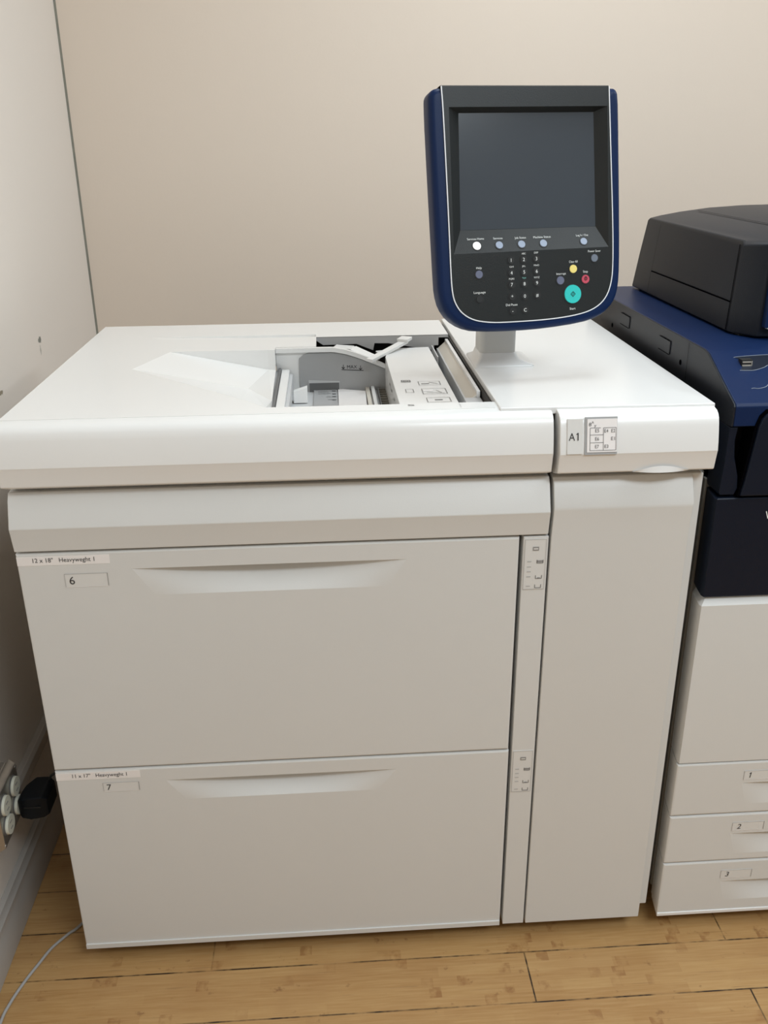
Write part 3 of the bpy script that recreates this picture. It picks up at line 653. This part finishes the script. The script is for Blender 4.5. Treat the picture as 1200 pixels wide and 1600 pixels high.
for a in (('Services Home', -82.1, 36.3, 26.5), ('Services', -47.0, 36.7, 14.5), ('Job Status', -11.4, 37.1, 18), ('Machine Status', 23.6, 37.4, 28), ('Log In / Out', 89.5, 37.1, 20), ('Help', -81.0, 78.0, 8.5), ('Language', -81.5, 113.3, 18.5),
          ('Power Saver', 106.1, 61.3, 21), ('Clear All', 70.8, 75.5, 14), ('Interrupt', 50.5, 92.3, 15.5), ('Stop', 90.7, 90.9, 8), ('Start', 68.2, 144.9, 9.5), ('Dial Pause', -31.2, 133.9, 18.5),
          ('ABC', -9.6, 60.4, 6.5, 2.6), ('DEF', 10.6, 59.9, 6.5, 2.6), ('GHI', -29.6, 78.7, 6.3, 2.4), ('JKL', -9.9, 78.5, 5.6, 2.4), ('MNO', 10.6, 78.2, 8.5, 2.6), ('PQRS', -29.9, 96.2, 8.5, 2.5), ('WXYZ', 10.4, 95.8, 9, 2.5)): ptxt(*a)
ptxt('TUV', -9.9, 95.9, 6.2, 2.5, TEALINK)
# post and neck
b = MB()
def rr(cx, cy, hx, hy, z, r=0.009, n=5, tilt=0):
    L = []
    for (sx, sy, a0) in ((1, 1, 0), (-1, 1, PI/2), (-1, -1, PI), (1, -1, 3*PI/2)):
        for k in range(n+1):
            a = a0+PI/2*k/n; L.append((cx+sx*(hx-r)+r*math.cos(a), cy+sy*(hy-r)+r*math.sin(a), z+tilt*(sy*(hy-r)+r*math.sin(a))))
    return L
b.loft([rr(0.7405, 0.300, 0.0300, 0.030, z) for z in (1.012, 1.10, 1.16)]+[rr(0.7405, 0.300, 0.028, 0.028, 1.19)], POST)
post = b.build('post', CP, bevel=0.001)
b = MB(); b.loft([rr(0.7500, 0.307, 0.0500, 0.052, 0.9945, 0.006), rr(0.7500, 0.307, 0.0495, 0.0515, 0.9975, 0.006), rr(0.7420, 0.300, 0.0345, 0.0350, 1.006, 0.006), rr(0.7405, 0.300, 0.0305, 0.0305, 1.016, 0.008)], WHITE2)
b.build('post_foot', CP, angle=50)
b = MB()
c0 = P0+pn*0.044
def quad(c, hx, hz, up): return [c-pa*hx-up*hz, c+pa*hx-up*hz, c+pa*hx+up*hz, c-pa*hx+up*hz]
b.loft([quad(Vector((0.7405, 0.315, 1.165)), 0.022, 0.020, Z), quad(Vector((0.746, 0.268, 1.185)), 0.022, 0.022, Z), quad(PP(-8, 55, 50), 0.026, 0.03, -pb), quad(PP(-8, 55, 44), 0.034, 0.04, -pb)], POST)
b.build('tilt_neck', CP, bevel=0.002)

# ---------------------------------------------------------------- printer on the right
PX = 1.0300; PX2 = 1.95
PR = thing('printer', 'white and navy printer with three small drawers standing right of the paper feeder', 'printer', (1.48, 0.36, 0))
b = MB(); b.box(PX-0.002, PX2, 0.05, 0.72, 0.055, 0.86, FRAME)
b.build('frame_body', PR, bevel=0.002)
b = MB(); b.box(PX+0.03, PX2-0.03, 0.10, 0.70, 0.03, 0.056, GAP); b.build('base_plate', PR)
for x, y in ((1.10, 0.14), (1.88, 0.14), (1.10, 0.64), (1.88, 0.64)): caster(PR, x, y)
b = MB(); b.box(PX-0.0055, PX-0.001, 0.049, 0.060, 0.06, 0.865, FRAME); b.box(PX-0.0105, PX-0.0055, 0.056, 0.066, 0.06, 0.875, FRAME); b.box(PX-0.017, PX-0.0105, 0.066, 0.080, 0.06, 0.855, BLACK)
b.build('edge_rail', PR, bevel=0.0008)
# front panels with a chamfered left edge
def front(name, z0, z1, m, bev=0.004, xs=1.0195, y=0.0, mid=0.012, depth=0.05, x2=PX2, top=0.0):
    b = MB()
    pr = [(xs+0.0085, depth), (xs+0.0055, mid+0.02), (xs+0.0022, mid*0.5), (xs+0.0040, y), (x2, y), (x2, depth)]
    r = 0.0015
    rows = [(z0, r), (z0+r, 0), (z1-r-top, 0), (z1-r*0.2, r+top*0.6), (z1, r*2+top)] if top else [(z0, r), (z0+r, 0), (z1-r, 0), (z1, r)]
    L = []
    for z, o in rows: L.append([(p[0]+(o if i < 4 else 0), p[1]+(o if p[1] < 0.03 else 0), z) for i, p in enumerate(pr)])
    b.loft(L, m)
    return b.build(name, PR, angle=25)
fd = front('front_door', 0.3720, 0.6835, WHITE, top=0.010, xs=1.0200)
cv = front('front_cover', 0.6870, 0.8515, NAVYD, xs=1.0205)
b = MB(); b.text('W', (1.1015, -0.0002, 0.8170), X, Z, 0.0125, PRINT, width=0.016); p = b.build('cover_lettering', cv, smooth=False)
def pdrawer(z0, z1, n_, lx0, lz0, hz, hx0):
    d = drawer(PR, 'drawer', 1.0215, PX2, z0, z1, hx0, 1.48, hz, 0.045, y=0.0, depth=0.05, inset=0.012, dmax=0.026, lip=False, side=-0.007, bev=0.003)
    d['label'] = 'printer drawer marked '+n_
    numlabel(d, n_, lx0, lx0+0.056, lz0, lz0+0.0175, 0.0105, tx=0.15, slant=0.18)
    return d
pdrawer(0.2620, 0.3700, '1', 1.1400, 0.3340, 0.3265, 1.1380)
pdrawer(0.1570, 0.2595, '2', 1.1350, 0.2240, 0.2170, 1.1340)
d3 = pdrawer(0.0400, 0.1545, '3', 1.1290, 0.1165, 0.1090, 1.1300)
b = MB(); b.loft([[(1.0275, 0.045, z), (1.0215, -0.0015, z), (PX2, -0.0015, z), (PX2, 0.045, z)] for z in (0.0345, 0.0415)], WHITE2); b.build('drawer_lip', PR, bevel=0.001)
# upper navy housing: side cheek profile extruded
zc = 1.0455
cheek = [(0.76, 0.865), (0.76, zc), (0.19, zc+0.001), (0.128, zc+0.001), (0.112, zc-0.0015), (0.032, 1.008), (0.003, 0.9955), (0.0, 0.991), (0.0, 0.962), (0.012, 0.9605), (0.05, 0.9605), (0.05, 0.865)]
b = MB(); b.xprism(cheek, PX, PX+0.003, SLATE); b.box(PX, PX+0.003, 0.05, 0.7, 0.86, 0.97, SLATE)
b.build('side_cheek', PR, bevel=0.001)
b = MB(); b.xprism(cheek, PX+0.003, PX2, NAVY); uh = b.build('upper_housing', PR, bevel=0.0015)
# side access ports
def sport(y0, y1, z0, z1):
    b = MB(); x = PX-0.0003
    b.box(PX-0.0010, PX+0.0002, y0, y1, z0, z1, SLATE)
    for a, c in (((y0, z1), (y1, z1)), ((y0, z0), (y0, z1)), ((y0, z0), (y1, z0))): b.line((x-0.0009, *a), (x-0.0009, *c), -X, 0.0012, SEAM)
    b.build('side_port', PR, smooth=False, weld=False)
sport(0.478, 0.532, 1.010, 1.031); sport(0.262, 0.314, 1.008, 1.030)
for y, z in ((0.583, 0.9965), (0.2125, 1.0065)):
    b = MB(); b.cyl((PX-0.0006, y, z), X, 0.0042, 0.001, SEAM); b.build('screw_hole', PR)
b = MB(); b.line((PX-0.0003, 0.184, 1.045), (PX-0.0003, 0.184, 0.985), -X, 0.0010, SEAM)
b.build('cheek_seam', PR, smooth=False, weld=False)
# USB panel on the sloping control shelf
dv = Vector((0, 0.032-0.112, 1.008-(zc-0.0015))).normalized(); nv = X.cross(-dv)
def OS(x, t): return Vector((x, 0.112, zc-0.0015))+dv*t   # t metres down the slope
def spl(P, n=8):
    P = [Vector(p) for p in P]; out = []
    for i in range(len(P)-1):
        p0 = P[max(0, i-1)]; p1 = P[i]; p2 = P[i+1]; p3 = P[min(len(P)-1, i+2)]
        for k in range(n):
            t = k/n; out.append(0.5*((2*p1)+(-p0+p2)*t+(2*p0-5*p1+4*p2-p3)*t*t+(-p0+3*p1-3*p2+p3)*t**3))
    out.append(P[-1]); return out
upc = spl([(1.0654, 0.0132), (1.0744, 0.0114), (1.0952, 0.0096), (1.1205, 0.0082), (1.150, 0.0085), (1.180, 0.012)])
loc_ = spl([(1.0647, 0.0442), (1.076, 0.0450), (1.087, 0.0445), (1.1025, 0.0389), (1.1114, 0.0334), (1.135, 0.0230), (1.155, 0.0165), (1.180, 0.012)])
lft = spl([(1.0668, 0.0133), (1.0726, 0.0182), (1.0735, 0.0280), (1.0710, 0.0360), (1.0660, 0.0440)])
b = MB(); b.poly([OS(*p)+nv*0.0005 for p in upc[6:]]+[OS(*p)+nv*0.0005 for p in loc_[::-1][1:]]+[OS(*p)+nv*0.0005 for p in lft[::-1]], NAVYD)
b.build('usb_panel', uh, smooth=False, fix=False)
b = MB(); uy = 0.0812
b.box(1.0705, 1.0868, uy, uy+0.012, 1.0285, 1.0392, BLACK)
b.box(1.0715, 1.0845, uy-0.0012, uy, 1.0302, 1.0322, USBM); b.box(1.0715, 1.0845, uy-0.0012, uy, 1.0352, 1.0372, USBM); b.box(1.0852, 1.0862, uy-0.0012, uy, 1.0298, 1.0376, USBM)
p = b.build('usb_port', uh, smooth=False, weld=False); p['label'] = 'bright metal usb port'
for pts in (upc, loc_, spl([(1.0673, 0.0869), (1.0717, 0.0959-0.010), (1.0783, 0.0870), (1.0899, 0.0835), (1.0985, 0.0750)])):
    b = MB()
    b.tube([OS(*p)+nv*0.0003 for p in pts], 0.0006, BTNM, n=6)
    b.build('moulded_line', uh, smooth=False, weld=False)
# lower navy front below the shelf: left pillar, dark recess and the rounded door
b = MB(); pil = [(1.0300, 0.960), (1.0420, 0.960), (1.0400, 0.940), (1.0430, 0.915), (1.0520, 0.885), (1.0540, 0.866), (1.0500, 0.8560), (1.0290, 0.8560), (1.0270, 0.862), (1.0290, 0.900)]
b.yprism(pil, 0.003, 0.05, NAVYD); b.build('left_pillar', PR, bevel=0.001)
b = MB(); b.box(PX+0.001, PX2, 0.048, 0.055, 0.855, 0.962, BLACK); b.build('recess_lining', PR, smooth=False)
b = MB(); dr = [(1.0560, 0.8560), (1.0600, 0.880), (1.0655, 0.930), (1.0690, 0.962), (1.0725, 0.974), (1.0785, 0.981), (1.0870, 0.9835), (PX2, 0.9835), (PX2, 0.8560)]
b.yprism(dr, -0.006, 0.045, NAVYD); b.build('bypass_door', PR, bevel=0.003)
b = MB(); o_ = [(1.0535, 0.8560), (1.0565, 0.880), (1.0615, 0.930), (1.0650, 0.965), (1.0690, 0.978), (1.0770, 0.9865), (1.0870, 0.988), (PX2, 0.988), (PX2, 0.8560)]
b.yprism(o_, -0.0015, 0.03, SEAM); b.build('door_seal', PR, smooth=False)
# document feeder lid on top
DF = MB()
zb = zc
prof = lambda x, dz=0: None
secs = []
# cross-sections at increasing x: (x at bottom, x at top, z top)
def dsec(xb_, xt, yb0, yb1, yt0, yt1, zt, z0=zb+0.004):
    return [(xb_, yb0, z0), (xb_, yb1, z0), ((xb_+xt)/2, (yb1+yt1)/2, z0+(zt-z0)*0.5), (xt, yt1, zt-0.004), (xt+0.004, yt1-0.004, zt), (xt+0.004, yt0+0.012, zt), (xt, yt0+0.001, zt-0.006), ((xb_+xt)/2, (yb0+yt0)/2, z0+(zt-z0)*0.5)]
DF.loft([dsec(1.1130, 1.1180, 0.235, 0.735, 0.232, 0.690, 1.1930),
         dsec(1.140, 1.140, 0.190, 0.738, 0.186, 0.693, 1.1975), dsec(1.18, 1.18, 0.186, 0.74, 0.180, 0.698, 1.2035), dsec(1.24, 1.24, 0.185, 0.742, 0.178, 0.70, 1.2105), dsec(1.31, 1.31, 0.185, 0.742, 0.178, 0.70, 1.2145), dsec(1.42, 1.42, 0.185, 0.742, 0.178, 0.70, 1.2160), dsec(1.90, 1.90, 0.185, 0.742, 0.178, 0.70, 1.2160)], SLATE)
dfo = DF.build('document_feeder', PR, bevel=0.003, angle=30)
b = MB(); b.box(1.125, 1.90, 0.22, 0.72, zb-0.001, zb+0.006, BLACK); b.build('lid_gasket', PR, smooth=False)
b = MB()
sx = lambda z: 1.1130+(1.1180-1.1130)*max(0, min(1, (z-1.05)/0.143))-0.0004
for a, c, wd in (((0.243, 1.187), (0.2445, 1.052), 0.0026), ((0.244, 1.097), (0.625, 1.0955), 0.0022), ((0.625, 1.0955), (0.606, 1.186), 0.0007), ((0.625, 1.0955), (0.633, 1.051), 0.0007)):
    p0 = Vector((sx(a[1]), a[0], a[1])); p1 = Vector((sx(c[1]), c[0], c[1])); b.line(p0, p1, -X, wd, SEAM, off=0.0008)
b.line((1.2090, 0.190, 1.2076), (1.2090, 0.660, 1.2076), Z, 0.0024, SEAM, off=0.0008)
b.build('lid_seams', dfo, smooth=False, weld=False)
b = MB(); b.box(1.145, 1.90, 0.178, 0.20, 1.066, 1.170, NAVY); b.box(1.150, 1.90, 0.1765, 0.19, 1.0640, 1.0662, STRIPE)
b.build('front_inlay', dfo, bevel=0.002)

# ---------------------------------------------------------------- outlet box, adapter, cable
OB = thing('outlet_box', 'galvanised metal electrical outlet box with four round receptacles on the left wall', 'outlet box', (WX, 0.067, 0.30))
b = MB(); b.loft([[(x, y0, z0), (x, y1, z0), (x, y1, z1), (x, y0, z1)] for x, y0, y1, z0, z1 in ((WX, 0.014, 0.120, 0.249, 0.352), (-0.122, 0.014, 0.120, 0.249, 0.352))], METAL)
b.build('back_box', OB, bevel=0.004)
b = MB(); b.loft([[(x, y0, z0), (x, y1, z0), (x, y1, z1), (x, y0, z1)] for x, y0, y1, z0, z1 in ((-0.122, 0.012, 0.122, 0.247, 0.354), (-0.119, 0.012, 0.122, 0.247, 0.354), (-0.108, 0.017, 0.117, 0.252, 0.349))], METAL)
for y, z in ((0.019, 0.256), (0.114, 0.256), (0.019, 0.344), (0.114, 0.344)): b.cyl((-0.110, y, z), X, 0.0035, 0.003, METAL)
b.build('cover_plate', OB, bevel=0.001)
for y, z in ((0.091, 0.321), (0.042, 0.321), (0.042, 0.282), (0.091, 0.282)):
    b = MB(); b.cyl((-0.1085, y, z), X, 0.0176, 0.0065, IVORY, r2=0.0168); b.ring((-0.109, y, z), X, 0.0176, 0.0192, 0.0025, DGREY)
    for dz in (-0.006, 0.006): b.box(-0.1021, -0.1015, y-0.0055, y+0.0035, z+dz-0.001, z+dz+0.001, GREYINK)
    b.build('receptacle', OB, weld=False, angle=40)
b = MB()
b.loft([[(x, y0, z0), (x, y1, z0), (x, y1, z1), (x, y0, z1)] for x, y0, y1, z0, z1 in ((-0.1015, 0.080, 0.104, 0.266, 0.298), (-0.096, 0.076, 0.116, 0.262, 0.303), (-0.082, 0.074, 0.134, 0.260, 0.306), (-0.060, 0.076, 0.134, 0.262, 0.306), (-0.050, 0.080, 0.128, 0.267, 0.300))], ADAPT)
AD = b.build('power_adapter', bevel=0.003); tag(AD, 'black power adapter plugged into the metal outlet box on the left wall', 'power adapter')
AD['_root'] = (0, 0, 0)
b = MB(); b.box(-0.090, -0.062, 0.0735, 0.0765, 0.286, 0.288, BLACK); b.build('adapter_ridge', AD)
b = MB(); pts = []
for k in range(21):
    t = k/20; a = PI*t; pts.append((-0.058+0.012*(1-math.cos(a)), 0.124+0.006*t, 0.300+0.020*math.sin(a)-0.010*t))
pts += [(-0.034, 0.16, 0.24), (-0.035, 0.25, 0.12), (-0.04, 0.35, 0.02), (-0.04, 0.45, 0.004)]
b.tube(pts, 0.0022, BLACK); p = b.build('adapter_cord', AD, angle=80)

def catmull(P, n=8):
    P = [Vector(p) for p in P]; out = []
    for i in range(len(P)-1):
        p0 = P[max(0, i-1)]; p1 = P[i]; p2 = P[i+1]; p3 = P[min(len(P)-1, i+2)]
        for k in range(n):
            t = k/n; out.append(0.5*((2*p1)+(-p0+p2)*t+(2*p0-5*p1+4*p2-p3)*t*t+(-p0+3*p1-3*p2+p3)*t**3))
    out.append(P[-1]); return out
z = 0.0028
b = MB(); b.tube(catmull([(0.06, 0.30, z), (0.02, 0.18, z), (-0.0341, 0.086, z), (-0.0522, 0.0654, z), (-0.0742, 0.0356, z), (-0.0871, 0.005, z), (-0.1016, -0.0323, z), (-0.1136, -0.0742, z), (-0.1179, -0.1134, z), (-0.110, -0.20, z), (-0.06, -0.34, z)]), 0.0026, CABLE)
tag(b.build('floor_cable', angle=80), 'thin grey cable lying on the wooden floor, curving from behind the feeder', 'cable')

for o in bpy.data.objects:
    if '_root' in o: del o['_root']
